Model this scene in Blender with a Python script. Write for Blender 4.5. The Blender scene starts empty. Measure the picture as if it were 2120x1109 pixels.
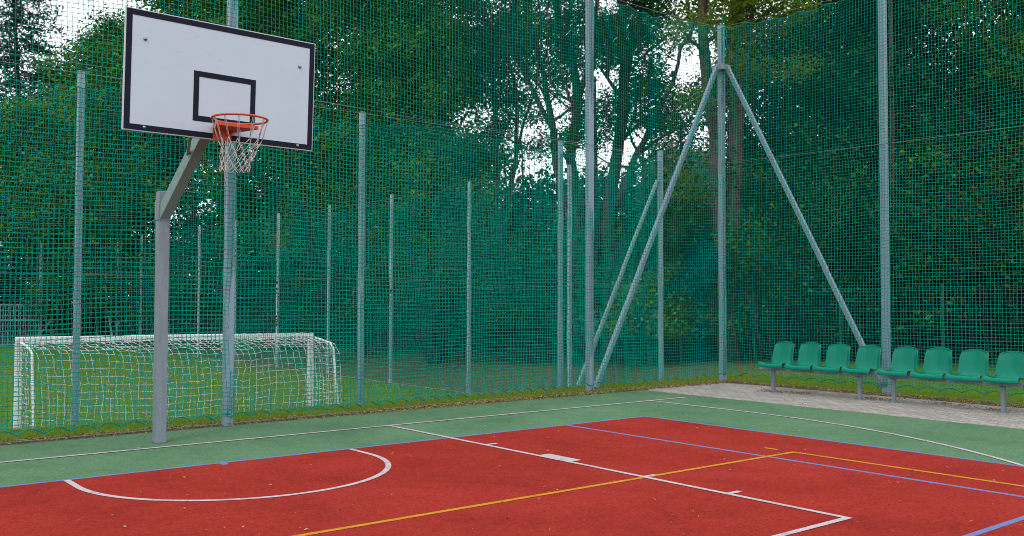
import bpy, math, random
import numpy as np
from mathutils import Matrix, Vector
PI = math.pi
sc = bpy.context.scene
col = sc.collection

# ------------------------------------------------------------------ camera
F_PX, YAW, PITCH, ROLL = 1929.153, 0.67656, 0.034552, 0.0022228
CAM = np.array([-3.185, -9.262, 1.438])
def rot(yaw, pitch, roll):
    cy, sy, cp, sp = math.cos(yaw), math.sin(yaw), math.cos(pitch), math.sin(pitch)
    f = np.array([sy*cp, cy*cp, sp]); r = np.array([cy, -sy, 0.0]); u = np.cross(r, f)
    cr, sr = math.cos(roll), math.sin(roll)
    return np.array([cr*r+sr*u, -sr*r+cr*u, f])
RM = rot(YAW, PITCH, ROLL)
cd = bpy.data.cameras.new("camera"); cam = bpy.data.objects.new("camera", cd); col.objects.link(cam)
cd.sensor_width = 36; cd.lens = F_PX/2120*36; cd.clip_end = 2000; cd.clip_start = 0.05
M = Matrix.Identity(4)
for i in range(3):
    M[i][0] = RM[0][i]; M[i][1] = RM[1][i]; M[i][2] = -RM[2][i]; M[i][3] = CAM[i]
cam.matrix_world = M
sc.camera = cam
def at(px, py, d):            # real-world point that the photo shows at (px, py), d metres deep
    v = np.array([(px-1060)/F_PX, -(py-554.5)/F_PX, 1.0]) @ RM
    return CAM + v*d

# ------------------------------------------------------------------ light
SUN_EL, SUN_AZ = math.radians(52), math.radians(-118)      # azimuth measured from +Y towards +X
w = bpy.data.worlds.new("World"); sc.world = w; w.use_nodes = True
nt = w.node_tree; N = nt.nodes; L = nt.links
bg = N["Background"]
sky = N.new("ShaderNodeTexSky"); sky.sky_type = 'NISHITA'; sky.sun_disc = False
sky.sun_elevation = SUN_EL; sky.sun_rotation = SUN_AZ; sky.air_density = 1.0; sky.dust_density = 2.0
tc = N.new("ShaderNodeTexCoord")
no = N.new("ShaderNodeTexNoise"); no.inputs["Scale"].default_value = 3.2; no.inputs["Detail"].default_value = 5
mp = N.new("ShaderNodeMapping"); mp.inputs["Scale"].default_value = (1, 1, 2.2)
L.new(tc.outputs["Generated"], mp.inputs[0]); L.new(mp.outputs[0], no.inputs["Vector"])
rp = N.new("ShaderNodeMapRange"); rp.inputs[1].default_value = .36; rp.inputs[2].default_value = .50
rp.inputs[3].default_value = .86; rp.inputs[4].default_value = 1.0
L.new(no.outputs["Fac"], rp.inputs[0])
mx = N.new("ShaderNodeMix"); mx.data_type = 'RGBA'
L.new(rp.outputs[0], mx.inputs[0]); L.new(sky.outputs[0], mx.inputs[6]); mx.inputs[7].default_value = (18.5, 18.5, 19.3, 1)
L.new(mx.outputs[2], bg.inputs[0]); bg.inputs[1].default_value = 0.1
sd = bpy.data.lights.new("sun", 'SUN'); sd.energy = 1.1; sd.angle = math.radians(14); sd.color = (1, .965, .91)
so = bpy.data.objects.new("sun", sd); col.objects.link(so)
sdir = Vector((math.sin(SUN_AZ)*math.cos(SUN_EL), math.cos(SUN_AZ)*math.cos(SUN_EL), math.sin(SUN_EL)))
so.rotation_euler = sdir.to_track_quat('Z', 'Y').to_euler(); so.location = (-12, -12, 20)
sc.view_settings.view_transform = 'Standard'; sc.view_settings.look = 'None'; sc.view_settings.gamma = 1
sc.view_settings.exposure = 0.0
try: sc.cycles.filter_width = 1.0
except Exception: pass

# ------------------------------------------------------------------ helpers
def tag(o, label=None, cat=None, group=None, kind=None):
    if label: o['label'] = label
    if cat: o['category'] = cat
    if group: o['group'] = group
    if kind: o['kind'] = kind
    return o
def empty(name, loc=(0, 0, 0), rz=0):
    o = bpy.data.objects.new(name, None); col.objects.link(o)
    o.location = loc; o.rotation_euler = (0, 0, rz); o.empty_display_size = .2
    return o
def mesh_obj(name, V, F, mat, parent=None, smooth=False):
    V = np.asarray(V, dtype=np.float32).reshape(-1, 3)
    me = bpy.data.meshes.new(name)
    if isinstance(F, np.ndarray):
        n, k = F.shape
        me.vertices.add(len(V)); me.vertices.foreach_set("co", V.ravel())
        me.loops.add(n*k); me.loops.foreach_set("vertex_index", F.astype(np.int32).ravel())
        me.polygons.add(n); me.polygons.foreach_set("loop_start", np.arange(0, n*k, k, dtype=np.int32))
        try: me.polygons.foreach_set("loop_total", np.full(n, k, dtype=np.int32))
        except Exception: pass
        me.update(calc_edges=True)
    else:
        me.from_pydata([tuple(map(float, v)) for v in V], [], F); me.update()
    if smooth: me.polygons.foreach_set("use_smooth", np.ones(len(me.polygons), dtype=bool))
    me.materials.append(mat)
    o = bpy.data.objects.new(name, me); col.objects.link(o)
    if parent: o.parent = parent
    return o
class MB:
    def __init__(s): s.V = []; s.F = []
    def add(s, V, F):
        b = len(s.V); s.V += [tuple(map(float, v)) for v in V]; s.F += [tuple(i+b for i in f) for f in F]
    def box(s, x0, x1, y0, y1, z0, z1):
        V = [(x0,y0,z0),(x1,y0,z0),(x1,y1,z0),(x0,y1,z0),(x0,y0,z1),(x1,y0,z1),(x1,y1,z1),(x0,y1,z1)]
        s.add(V, [(0,3,2,1),(4,5,6,7),(0,1,5,4),(1,2,6,5),(2,3,7,6),(3,0,4,7)])
    def bar(s, a, b, w, h=None, up=(0, 0, 1)):       # rectangular bar between two points
        h = h or w; a = Vector(a); b = Vector(b); d = (b-a).normalized(); up = Vector(up)
        if abs(d.dot(up)) > .98: up = Vector((0, 1, 0))
        x = d.cross(up).normalized(); y = x.cross(d).normalized()
        V = [p+x*(sx*w/2)+y*(sy*h/2) for p in (a, b) for sx, sy in ((-1,-1),(1,-1),(1,1),(-1,1))]
        s.add(V, [(0,1,2,3),(7,6,5,4),(0,4,5,1),(1,5,6,2),(2,6,7,3),(3,7,4,0)])
    def tube(s, pts, r, n=8, closed=False):
        pts = [Vector(p) for p in pts]; m = len(pts)
        rs = r if hasattr(r, '__len__') else [r]*m
        V = []; u = None
        for i, p in enumerate(pts):
            if closed: d = pts[(i+1) % m]-pts[i-1]
            else: d = pts[min(i+1, m-1)]-pts[max(i-1, 0)]
            d.normalize()
            if u is None: u = d.orthogonal().normalized()
            u = (u-d*u.dot(d)).normalized(); v = d.cross(u)
            for k in range(n):
                a = 2*PI*k/n; V.append(p+u*(math.cos(a)*rs[i])+v*(math.sin(a)*rs[i]))
        F = []
        for i in range(m if closed else m-1):
            j = (i+1) % m
            for k in range(n):
                l = (k+1) % n; F.append((i*n+k, i*n+l, j*n+l, j*n+k))
        if not closed: F += [tuple(range(n))[::-1], tuple((m-1)*n+k for k in range(n))]
        s.add(V, F)
    def dome(s, c, nrm, r, h, n=12):
        nrm = Vector(nrm).normalized(); u = nrm.orthogonal().normalized(); v = nrm.cross(u); c = Vector(c)
        V = []
        for t, q in ((1, 0), (.95, .35), (.7, .75), (.35, .95)):
            for k in range(n):
                a = 2*PI*k/n; V.append(c+(u*math.cos(a)+v*math.sin(a))*r*t+nrm*h*q)
        V.append(c+nrm*h); F = []
        for i in range(3):
            for k in range(n): F.append((i*n+k, i*n+(k+1) % n, (i+1)*n+(k+1) % n, (i+1)*n+k))
        for k in range(n): F.append((3*n+k, 3*n+(k+1) % n, 4*n))
        s.add(V, F)
    def build(s, name, mat, parent=None, bevel=0, smooth=False, seg=2):
        o = mesh_obj(name, s.V, s.F, mat, parent, smooth)
        if bevel:
            m = o.modifiers.new('bevel', 'BEVEL'); m.width = bevel; m.segments = seg; m.limit_method = 'ANGLE'
        return o

# ------------------------------------------------------------------ materials
def mat(name, color=(.5, .5, .5), rough=.6, metal=0.0, spec=.5):
    m = bpy.data.materials.new(name); m.use_nodes = True
    b = m.node_tree.nodes["Principled BSDF"]
    b.inputs["Base Color"].default_value = (*color, 1); b.inputs["Roughness"].default_value = rough
    b.inputs["Metallic"].default_value = metal; b.inputs["Specular IOR Level"].default_value = spec
    return m
class NB:       # small node-graph writer
    def __init__(s, m): s.t = m.node_tree; s.b = s.t.nodes["Principled BSDF"]; s.co = s.t.nodes.new("ShaderNodeTexCoord")
    def n(s, ty, **k):
        x = s.t.nodes.new(ty)
        for a, b in k.items(): setattr(x, a, b)
        return x
    def l(s, a, b): s.t.links.new(a, b)
    def noise(s, scale, detail=4, rough=.55, vec=None, dist=0):
        x = s.n("ShaderNodeTexNoise"); x.inputs["Scale"].default_value = scale; x.inputs["Detail"].default_value = detail
        x.inputs["Roughness"].default_value = rough; x.inputs["Distortion"].default_value = dist
        s.l(vec or s.co.outputs["Object"], x.inputs["Vector"]); return x.outputs["Fac"]
    def rng(s, v, a, b, c=0, d=1):
        x = s.n("ShaderNodeMapRange"); s.l(v, x.inputs[0])
        for i, q in enumerate((a, b, c, d)): x.inputs[i+1].default_value = q
        return x.outputs[0]
    def mix(s, f, a, b, bt='MIX'):
        x = s.n("ShaderNodeMix", data_type='RGBA', blend_type=bt)
        for v, i in ((f, 0), (a, 6), (b, 7)):
            if hasattr(v, 'links'): s.l(v, x.inputs[i])
            else: x.inputs[i].default_value = v if i == 0 else (*v, 1)
        return x.outputs[2]
    def math(s, op, a, b=0.0):
        x = s.n("ShaderNodeMath", operation=op)
        for v, i in ((a, 0), (b, 1)):
            if hasattr(v, 'links'): s.l(v, x.inputs[i])
            else: x.inputs[i].default_value = v
        return x.outputs[0]
    def bump(s, h, strength=.3, dist=.01):
        x = s.n("ShaderNodeBump"); x.inputs["Strength"].default_value = strength; x.inputs["Distance"].default_value = dist
        s.l(h, x.inputs["Height"]); s.l(x.outputs[0], s.b.inputs["Normal"])
    def color(s, c): s.l(c, s.b.inputs["Base Color"])

def rubber(name, base, dark, light):
    m = mat(name, base, .95, spec=.0); g = NB(m)
    big = g.rng(g.noise(.9, 5, .6), .35, .68); mid = g.rng(g.noise(9, 4), .4, .65)
    grain = g.noise(210, 2, .7); speck = g.rng(g.noise(70, 2, .5), .68, .74)
    c = g.mix(g.math('MULTIPLY', big, .6), base, dark)
    c = g.mix(g.math('MULTIPLY', mid, .22), c, light)
    c = g.mix(g.rng(g.noise(1.7, 6, .7, dist=.8), .50, .68, 0, .65), c, dark)
    c = g.mix(g.rng(g.noise(.6, 4, .6, dist=.5), .45, .65, 0, .30), c, light)
    c = g.mix(g.rng(grain, .3, .7, .0, .5), c, light)
    c = g.mix(g.rng(g.noise(34, 3, .8), .50, .68, 0, .75), c, dark)
    c = g.mix(g.rng(g.noise(41, 3, .8, dist=.3), .55, .70, 0, .6), c, light)
    c = g.mix(g.rng(g.noise(120, 2, .6), .56, .66, 0, .5), c, dark)
    c = g.mix(g.math('MULTIPLY', speck, .5), c, dark)
    vo = g.n("ShaderNodeTexVoronoi"); vo.inputs["Scale"].default_value = 7.5; g.l(g.co.outputs["Object"], vo.inputs["Vector"])
    c = g.mix(g.rng(vo.outputs["Distance"], .045, .030, 0, .8), c, (.34, .27, .22))
    g.color(c); g.bump(grain, .5, .004); return m
def paint(name, base, under):
    m = mat(name, base, .85, spec=.02); g = NB(m)
    gr = g.noise(95, 3, .75); wear = g.noise(6, 4, .6)
    c = g.mix(g.rng(gr, .46, .62, 0, .75), base, under)
    c = g.mix(g.rng(wear, .48, .68, 0, .5), c, under)
    g.color(c); g.bump(gr, .4, .003); return m
RED, GREEN = (.208, .0210, .0145), (.074, .146, .078)
M_red = rubber('red_rubber', RED, (.110, .011, .010), (.34, .043, .033))
M_green = rubber('green_rubber', GREEN, (.028, .080, .044), (.125, .23, .135))
M_white = paint('white_paint', (.40, .39, .41), (.25, .13, .13))
M_yellow = paint('yellow_paint', (.42, .21, .016), (.26, .10, .02))
M_blue = paint('blue_paint', (.09, .165, .34), (.14, .10, .19))

def galv(name, base=(.165, .205, .235), var=1.0):
    m = mat(name, base, .55, .15, spec=.3); g = NB(m)
    v = g.n("ShaderNodeTexVoronoi"); v.inputs["Scale"].default_value = 38; g.l(g.co.outputs["Object"], v.inputs["Vector"])
    mp = g.n("ShaderNodeMapping"); mp.inputs["Scale"].default_value = (14, 14, 1.2); g.l(g.co.outputs["Object"], mp.inputs[0])
    st = g.noise(1.5, 5, .6, mp.outputs[0])
    sep = g.n("ShaderNodeSeparateColor"); g.l(v.outputs["Color"], sep.inputs[0])
    c = g.mix(g.math('MULTIPLY', sep.outputs[0], .25*var), base, tuple(x*1.35 for x in base))
    c = g.mix(g.rng(st, .45, .7, 0, .5*var), c, tuple(x*.72 for x in base))
    g.color(c); g.l(g.rng(st, .3, .7, .42, .62), g.b.inputs["Roughness"]); return m
M_galv = galv('galvanised_steel')
M_post = galv('galvanised_post', (.18, .265, .32), .6)
M_arm = galv('painted_arm', (.17, .245, .235), .4)
M_cable = mat('wire_cable', (.16, .17, .17), .5, .5)
def netmat(name, base, alt):
    m = mat(name, base, .8, spec=.03); g = NB(m)
    g.color(g.mix(g.rng(g.noise(1.1, 3), .35, .65), base, alt)); return m
M_net = netmat('green_netting', (.000, .215, .175), (.000, .26, .205))
M_rope = netmat('green_rope', (.001, .18, .14), (.001, .22, .17))
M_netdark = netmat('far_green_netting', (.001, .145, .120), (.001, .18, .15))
M_mesh = mat('green_wire_mesh', (.014, .075, .060), .6, spec=.1)
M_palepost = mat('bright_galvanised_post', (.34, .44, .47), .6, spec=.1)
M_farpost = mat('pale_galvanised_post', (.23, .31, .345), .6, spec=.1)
M_goalnet = netmat('white_netting', (.60, .61, .60), (.50, .51, .49))
M_goal = mat('white_aluminium', (.66, .68, .70), .4)
M_dirtywhite = netmat('hoop_netting', (.42, .39, .385), (.30, .27, .265))

m = mat('board_white', (.41, .50, .575), .45, spec=.25); g = NB(m)
c = g.mix(g.rng(g.noise(2.2, 5, .6), .4, .7, 0, .35), (.41, .50, .575), (.36, .44, .51))
mp = g.n("ShaderNodeMapping"); mp.inputs["Scale"].default_value = (3, 3, 22); g.l(g.co.outputs["Object"], mp.inputs[0])
c = g.mix(g.rng(g.noise(3, 3, .5, mp.outputs[0]), .62, .72, 0, .28), c, (.30, .33, .37)); g.color(c)
M_board = m
M_boardedge = mat('board_edge', (.45, .44, .41), .6)
M_black = mat('black_paint', (.006, .009, .020), .6, spec=.12)
m = mat('orange_paint', (.62, .075, .022), .42, spec=.3); g = NB(m)
g.color(g.mix(g.rng(g.noise(14, 4), .5, .75, 0, .5), (.48, .050, .015), (.33, .035, .015))); M_rim = m
M_bolt = mat('steel_bolt', (.22, .23, .25), .25, .9)
m = mat('green_plastic', (.000, .155, .100), .17, spec=.15); M_seat = m

# paving
m = mat('paving', (.40, .38, .35), .9, spec=.1); g = NB(m)
mp = g.n("ShaderNodeMapping"); mp.inputs["Rotation"].default_value = (0, 0, PI/2); g.l(g.co.outputs["Object"], mp.inputs[0])
br = g.n("ShaderNodeTexBrick"); g.l(mp.outputs[0], br.inputs["Vector"])
br.inputs["Scale"].default_value = 1; br.inputs["Brick Width"].default_value = .2; br.inputs["Row Height"].default_value = .1
br.inputs["Mortar Size"].default_value = .006; br.inputs["Mortar Smooth"].default_value = .3; br.inputs["Bias"].default_value = 0
br.inputs["Color1"].default_value = (.33, .315, .29, 1); br.inputs["Color2"].default_value = (.235, .225, .21, 1)
br.inputs["Mortar"].default_value = (.07, .06, .045, 1)
c = g.mix(g.rng(g.noise(3, 5, .6), .5, .72, 0, .45), br.outputs["Color"], (.19, .18, .16))
c = g.mix(g.rng(g.noise(90, 3), .45, .65, 0, .3), c, (.17, .165, .15))
g.color(c); g.bump(g.math('SUBTRACT', g.noise(120, 2), br.outputs["Fac"]), .35, .004); M_pave = m

# lawn, bare soil, forest floor: where each is depends on the place only
m = mat('lawn', (.09, .16, .02), .95, spec=.03); g = NB(m)
sp = g.n("ShaderNodeSeparateXYZ"); g.l(g.co.outputs["Object"], sp.inputs[0]); X, Y = sp.outputs[0], sp.outputs[1]
n1 = g.noise(.35, 5, .6); n2 = g.noise(5, 4, .65); n3 = g.noise(45, 3, .7)
lawn = g.mix(g.rng(n1, .35, .65), (.040, .120, .006), (.066, .148, .008))
lawn = g.mix(g.rng(n2, .38, .66, 0, .7), lawn, (.030, .088, .004))
lawn = g.mix(g.rng(n3, .4, .7, 0, .55), lawn, (.10, .17, .02))
soil = g.mix(g.rng(n2, .4, .62), (.105, .082, .040), (.050, .090, .016))
soil = g.mix(g.rng(n3, .4, .7, 0, .4), soil, (.13, .10, .06))
wob = g.math('MULTIPLY', g.math('SUBTRACT', n1, .5), 5.0)
fx = g.rng(g.math('ADD', X, g.math('MULTIPLY', wob, .15)), 12.45, 12.62)
fy = g.rng(Y, 3.2, 5.5); c = g.mix(g.math('MULTIPLY', fx, fy), lawn, soil)
floor_ = g.mix(g.rng(n2, .35, .65), (.030, .024, .013), (.040, .050, .012))
c = g.mix(g.rng(g.math('ADD', X, wob), 16.6, 18.4), c, floor_)
c = g.mix(g.rng(g.math('ADD', Y, wob), 51.5, 53), c, floor_)
edge = g.math('ADD', g.rng(g.math('ADD', Y, g.math('MULTIPLY', g.math('SUBTRACT', n2, .5), .35)), 1.40, 1.30), 0)
inn = g.rng(X, 10.55, 10.35)
edge2 = g.math('MULTIPLY', edge, inn)
litter = g.mix(g.rng(n3, .38, .62), (.15, .115, .085), (.060, .045, .032))
c = g.mix(edge2, c, litter)
g.color(c); g.bump(g.math('ADD', n3, n2), .5, .02); M_lawn = m

def leafmat(name, a, b, c3, trans=.18, rough=.55):
    m = mat(name, a, rough, spec=.04); g = NB(m)
    ge = g.n("ShaderNodeNewGeometry")
    n_ = g.noise(.55, 4, .6, g.co.outputs["Object"])
    c = g.mix(g.rng(n_, .42, .60), a, b)
    c = g.mix(g.rng(ge.outputs["Random Per Island"], .0, 1.0, 0, .75), c, c3)
    g.color(c)
    tr = g.n("ShaderNodeBsdfTranslucent"); g.l(c, tr.inputs[0])
    ms = g.n("ShaderNodeMixShader"); ms.inputs[0].default_value = trans
    g.l(g.b.outputs[0], ms.inputs[1]); g.l(tr.outputs[0], ms.inputs[2])
    g.l(ms.outputs[0], g.t.nodes["Material Output"].inputs[0]); return m
L_maple = leafmat('maple_leaves', (.018, .100, .014), (.105, .270, .024), (.010, .060, .010))
L_light = leafmat('light_leaves', (.055, .170, .022), (.160, .310, .036), (.030, .115, .018))
L_ash = leafmat('ash_leaves', (.007, .060, .018), (.022, .115, .026), (.005, .038, .012))
L_dark = leafmat('dark_leaves', (.003, .036, .012), (.018, .110, .028), (.002, .022, .008))
L_olive = leafmat('olive_leaves', (.11, .21, .020), (.16, .25, .022), (.07, .16, .014), .55)
L_spruce = leafmat('spruce_needles', (.012, .026, .010), (.020, .036, .012), (.030, .036, .014), .1)
L_shrub = leafmat('shrub_leaves', (.007, .048, .010), (.045, .150, .024), (.004, .028, .008))
L_pale = leafmat('pale_leaves', (.15, .19, .10), (.18, .21, .12), (.10, .14, .06))
L_grass = leafmat('grass_blades', (.130, .225, .008), (.200, .260, .014), (.26, .24, .07), .3, .7)
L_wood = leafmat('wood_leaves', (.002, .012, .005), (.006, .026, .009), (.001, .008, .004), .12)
L_litter = leafmat('dry_leaves', (.15, .09, .045), (.07, .045, .025), (.42, .30, .13), .1, .8)
M_brownbark = mat('brown_bark', (.105, .075, .055), .95, spec=.05)
m = mat('bark', (.10, .085, .07), .95, spec=.05); g = NB(m)
mp = g.n("ShaderNodeMapping"); mp.inputs["Scale"].default_value = (7, 7, 1.3); g.l(g.co.outputs["Object"], mp.inputs[0])
bn = g.noise(2.5, 6, .7, mp.outputs[0]); g.color(g.mix(g.rng(bn, .35, .65), (.024, .019, .014), (.080, .060, .044)))
g.bump(bn, .9, .05); M_bark = m
g = NB(M_brownbark); mp = g.n("ShaderNodeMapping"); mp.inputs["Scale"].default_value = (7, 7, 1.3); g.l(g.co.outputs["Object"], mp.inputs[0])
bn = g.noise(2.5, 6, .7, mp.outputs[0]); g.color(g.mix(g.rng(bn, .35, .65), (.032, .023, .017), (.100, .074, .055))); g.bump(bn, .9, .05)

# ------------------------------------------------------------------ ground sheet
def sstep(t): t = np.clip(t, 0, 1); return t*t*(3-2*t)
def gz(x, y):
    x = np.asarray(x, float); y = np.asarray(y, float)
    k = sstep((x-12.8)/4.5)
    wy = 2.5+10*k
    s = sstep((y-2.1)/wy)
    z = -1.19*s*(1-.5*k)
    return z + .0*x
def ground():
    xs = np.unique(np.r_[np.linspace(-500, -30, 14), np.arange(-30, -6, 2.0), np.arange(-6, 20, .4), np.arange(20, 60, 2.5), np.linspace(60, 600, 14)])
    ys = np.unique(np.r_[np.linspace(-400, -20, 10), np.arange(-20, -4, 1.0), np.arange(-4, 1.0, .5), np.arange(1.0, 6, .2), np.arange(6, 60, 1.5), np.linspace(60, 700, 16)])
    Xg, Yg = np.meshgrid(xs, ys); Z = gz(Xg, Yg)
    rs = np.random.RandomState(3)
    Z = Z + np.where((Yg > 2.4) | (Xg > 10.8), rs.normal(0, .012, Z.shape), 0)
    Z = np.where((Xg < 8.4) & (Yg < 1.1), -.06, Z); Z = np.where((Xg < 10.3) & (Yg < 1.1), -.06, Z)
    V = np.stack([Xg, Yg, Z], -1).reshape(-1, 3)
    ny, nx = Xg.shape; i = np.arange(ny-1)[:, None]*nx+np.arange(nx-1)[None]
    F = np.stack([i, i+1, i+nx+1, i+nx], -1).reshape(-1, 4)
    o = mesh_obj('ground', V, F, M_lawn, smooth=True); tag(o, kind='structure')
ground()
def slab(name, x0, x1, y0, y1, z1, mt, th=.05, poly=None):
    b = MB()
    if poly:
        n = len(poly); b.add([(x, y, z1-th) for x, y in poly]+[(x, y, z1) for x, y in poly],
            [tuple(range(n))[::-1], tuple(n+i for i in range(n))]+[(i, (i+1) % n, n+(i+1) % n, n+i) for i in range(n)])
    else: b.box(x0, x1, y0, y1, z1-th, z1)
    return tag(b.build(name, mt), kind='structure')
slab('court_green_surface', 0, 0, 0, 0, 0.0, M_green, poly=[(-9, -22), (7.93, -22), (7.93, 1.235), (1, 1.15), (-9, 1.0)])
slab('court_red_surface', -5.42, 5.42, -21, -1.2, .0015, M_red, th=.001)
slab('pavement', 0, 0, 0, 0, .004, M_pave, poly=[(7.935, -22), (10.08, -22), (10.10, -.5), (10.05, 1.32), (8.2, 1.27), (7.935, 1.10)])

slab('path_kerb', 12.30, 12.38, 2.9, 49.5, -1.16, M_pave, th=.1)
def ring_strip(cx, cy, r0, r1, a0, a1, z, n=60):
    V = []; F = []
    for i in range(n+1):
        a = a0+(a1-a0)*i/n
        for r in (r0, r1): V.append((cx+r*math.cos(a), cy+r*math.sin(a), z))
    for i in range(n): F.append((2*i, 2*i+1, 2*i+3, 2*i+2) if (a1 > a0) else (2*i, 2*i+2, 2*i+3, 2*i+1))
    return V, F
def rects(name, rs, z, mt, extra=()):
    b = MB()
    for x0, x1, y0, y1 in rs: b.add([(x0, y0, z), (x1, y0, z), (x1, y1, z), (x0, y1, z)], [(0, 1, 2, 3)])
    for V, F in extra: b.add(V, F)
    return tag(b.build(name, mt), kind='structure')
hw = .025
R3 = 6.815
rects('three_point_line', [(6.79, 6.84, -1.575, -.025), (-6.84, -6.79, -1.575, -.025)], .0055, M_white,
      [ring_strip(0, -1.575, 6.79, 6.84, 0, -PI, .0055, 120)])
lane = [(-9, 7.60, -hw, hw), (2.425, 2.475, -5.775, -hw), (-2.475, -2.425, -5.775, -hw), (-2.475, 2.475, -5.825, -5.775)]
for y0, y1, ln in ((-1.85, -1.80, .12), (-3.07, -2.63, .12), (-3.99, -3.94, .12), (-4.84, -4.79, .12)):
    lane.append((2.475, 2.475+ln, y0, y1)); lane.append((-2.475-ln, -2.475, y0, y1))
rects('free_throw_line', lane, .006, M_white)
rects('semicircle_line', [(1.245, 1.295, -1.575, -1.225), (-1.295, -1.245, -1.575, -1.225)], .005, M_white, [ring_strip(0, -1.575, 1.245, 1.295, 0, -PI, .005, 60)])
rects('blue_court_line', [(-5.445, 5.445, -1.225, -1.175), (5.395, 5.445, -21, -1.225), (-5.445, -5.395, -21, -1.225),
      (4.065, 4.115, -21, -1.225), (-4.115, -4.065, -21, -1.225), (-4.065, 4.065, -6.545, -6.495), (-.03, .03, -1.31, -1.225)], .003, M_blue)
rects('yellow_court_line', [(-4.525, 4.525, -4.005, -3.955), (4.475, 4.525, -21, -4.005), (-4.525, -4.475, -21, -4.005), (4.475, 4.525, -3.80, -3.65)], .0042, M_yellow)

# ------------------------------------------------------------------ basketball hoop
hoop = tag(empty('basketball_hoop', (-.035, .34, 0)), 'basketball hoop on a grey square steel pole standing on the green court edge', 'basketball hoop')
H0 = Vector((-.035, .34, 0))
def rel(p): return Vector(p)-H0
b = MB(); b.box(-.054, .054, -.054, .054, 0, 2.53); b.build('pole', M_galv, hoop, .006)
b = MB(); b.box(-.062, .062, -.062, .062, 2.235, 2.44); cl = b.build('collar', M_galv, hoop, .005)
# cantilever arm, tucked behind the board
BO = Vector((.074, -.977, 2.889)); ba, bt = .028, -.044
EX = Vector((math.cos(ba), math.sin(ba), 0)); UP = Vector((0, math.sin(bt), math.cos(bt))); NO = EX.cross(UP).normalized()   # points to the court
def bp(x, z, n=0): return BO+EX*x+UP*z+NO*n      # board coordinates: x from its middle, z from its bottom edge, n out of the face
if NO.y > 0: NO = -NO
def bpr(x, z, n=0): return rel(BO+EX*x+UP*z+NO*n)
b = MB(); b.bar((.0, -.02, 2.29), bpr(.02, .40, -.13), .105, .12); b.build('arm', M_arm, hoop, .006)
b = MB()
for s in (-1, 1):
    b = MB(); b.bar(bpr(s*.30-.06, .80, -.06), bpr(-.06+s*.05, .12, -.22), .035, .035); b.build('brace', M_arm, hoop, .003)
b = MB(); b.bar(bpr(-.29, .05, -.05), (.02, -.64, 2.84), .028, .028)
b.build('brace', M_arm, hoop, .003)
b = MB(); b.bar(bpr(-.80, .25, -.05), bpr(.80, .25, -.05), .05, .05); b.bar(bpr(-.80, .80, -.05), bpr(.80, .80, -.05), .05, .05)
b.bar(bpr(-.09, .12, -.085), bpr(-.09, .9, -.085), .07, .07)
b.build('support_frame', M_galv, hoop, .003)
def bbox(b, x0, x1, z0, z1, n0, n1):
    V = [bpr(x, z, n) for n in (n0, n1) for x, z in ((x0, z0), (x1, z0), (x1, z1), (x0, z1))]
    b.add(V, [(0, 3, 2, 1), (4, 5, 6, 7), (0, 1, 5, 4), (1, 2, 6, 5), (2, 3, 7, 6), (3, 0, 4, 7)])
b = MB(); bbox(b, -.9, .9, 0, 1.05, -.024, 0); board = b.build('backboard', M_board, hoop, .003)
def frame(b, x0, x1, z0, z1, t, n0, n1):
    bbox(b, x0, x1, z0, z0+t, n0, n1); bbox(b, x0, x1, z1-t, z1, n0, n1)
    bbox(b, x0, x0+t, z0+t, z1-t, n0, n1); bbox(b, x1-t, x1, z0+t, z1-t, n0, n1)
b = MB(); frame(b, -.893, .893, .007, 1.043, .05, .001, .0025); b.build('border_stripe', M_black, board)
b = MB(); frame(b, -.295, .295, .15, .60, .05, .001, .0025); b.build('target_square', M_black, board)
for bx_, bz_ in ((-.73, .80), (.74, .80), (-.72, .035), (.74, .035)):
    b = MB(); b.dome(bpr(bx_, bz_, .003), NO, .017, .014); b.build('bolt', M_bolt, board, smooth=True)
b = MB(); frame(b, -.9015, .9015, -.0015, 1.0515, .002, -.0245, -.0005); b.build('board_edge_trim', M_boardedge, board)
# rim
RC = Vector((.07, -1.355, 3.030)); RR = .237
rim = MB(); rim.tube([rel(RC+Vector((math.cos(t), math.sin(t), 0))*RR) for t in np.linspace(0, 2*PI, 48, endpoint=False)], .0100, 10, True)
rimo = rim.build('rim', M_rim, hoop, smooth=True)
b = MB(); PX = -.018
bbox(b, PX-.085, PX+.085, -.005, .155, .003, .012); b.build('mounting_plate', M_rim, rimo, .002)
b = MB()        # tapering shelf and cheeks carrying the ring
yb_ = BO.y-.012
def shelf(z0, z1, w0, w1, y1):
    V = [rel((PX+.07-w0, yb_, z0)), rel((PX+.13+w0, yb_, z0)), rel((RC.x+.04+w1, y1, z0+.012)), rel((RC.x+.04-w1, y1, z0+.012)),
         rel((PX+.07-w0, yb_, z1)), rel((PX+.13+w0, yb_, z1)), rel((RC.x+.04+w1, y1, z1)), rel((RC.x+.04-w1, y1, z1))]
    b.add(V, [(0, 3, 2, 1), (4, 5, 6, 7), (0, 1, 5, 4), (1, 2, 6, 5), (2, 3, 7, 6), (3, 0, 4, 7)])
shelf(2.975, 3.018, .085, .20, RC.y+.15)
for s in (-1, 1):
    x = PX+.07+s*.07-.01
    V = [rel((x, yb_, 2.93)), rel((x+.012, yb_, 2.93)), rel((x+.012, yb_, 2.99)), rel((x, yb_, 2.99)), rel((x+s*.03, RC.y+.30, 2.985)), rel((x+s*.03+.012, RC.y+.30, 2.985))]
    b.add(V, [(0, 1, 2, 3), (0, 4, 5, 1), (3, 2, 5, 4), (0, 3, 4), (1, 5, 2)])
b.build('rim_bracket', M_rim, rimo, .002)
for px_, pz_ in ((-.06, .03), (.06, .03), (-.05, .10), (.05, .10)):
    b = MB(); b.dome(bpr(PX+px_, pz_, .013), NO, .011, .009, 8); b.build('screw', M_bolt, rimo, smooth=True)
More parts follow.
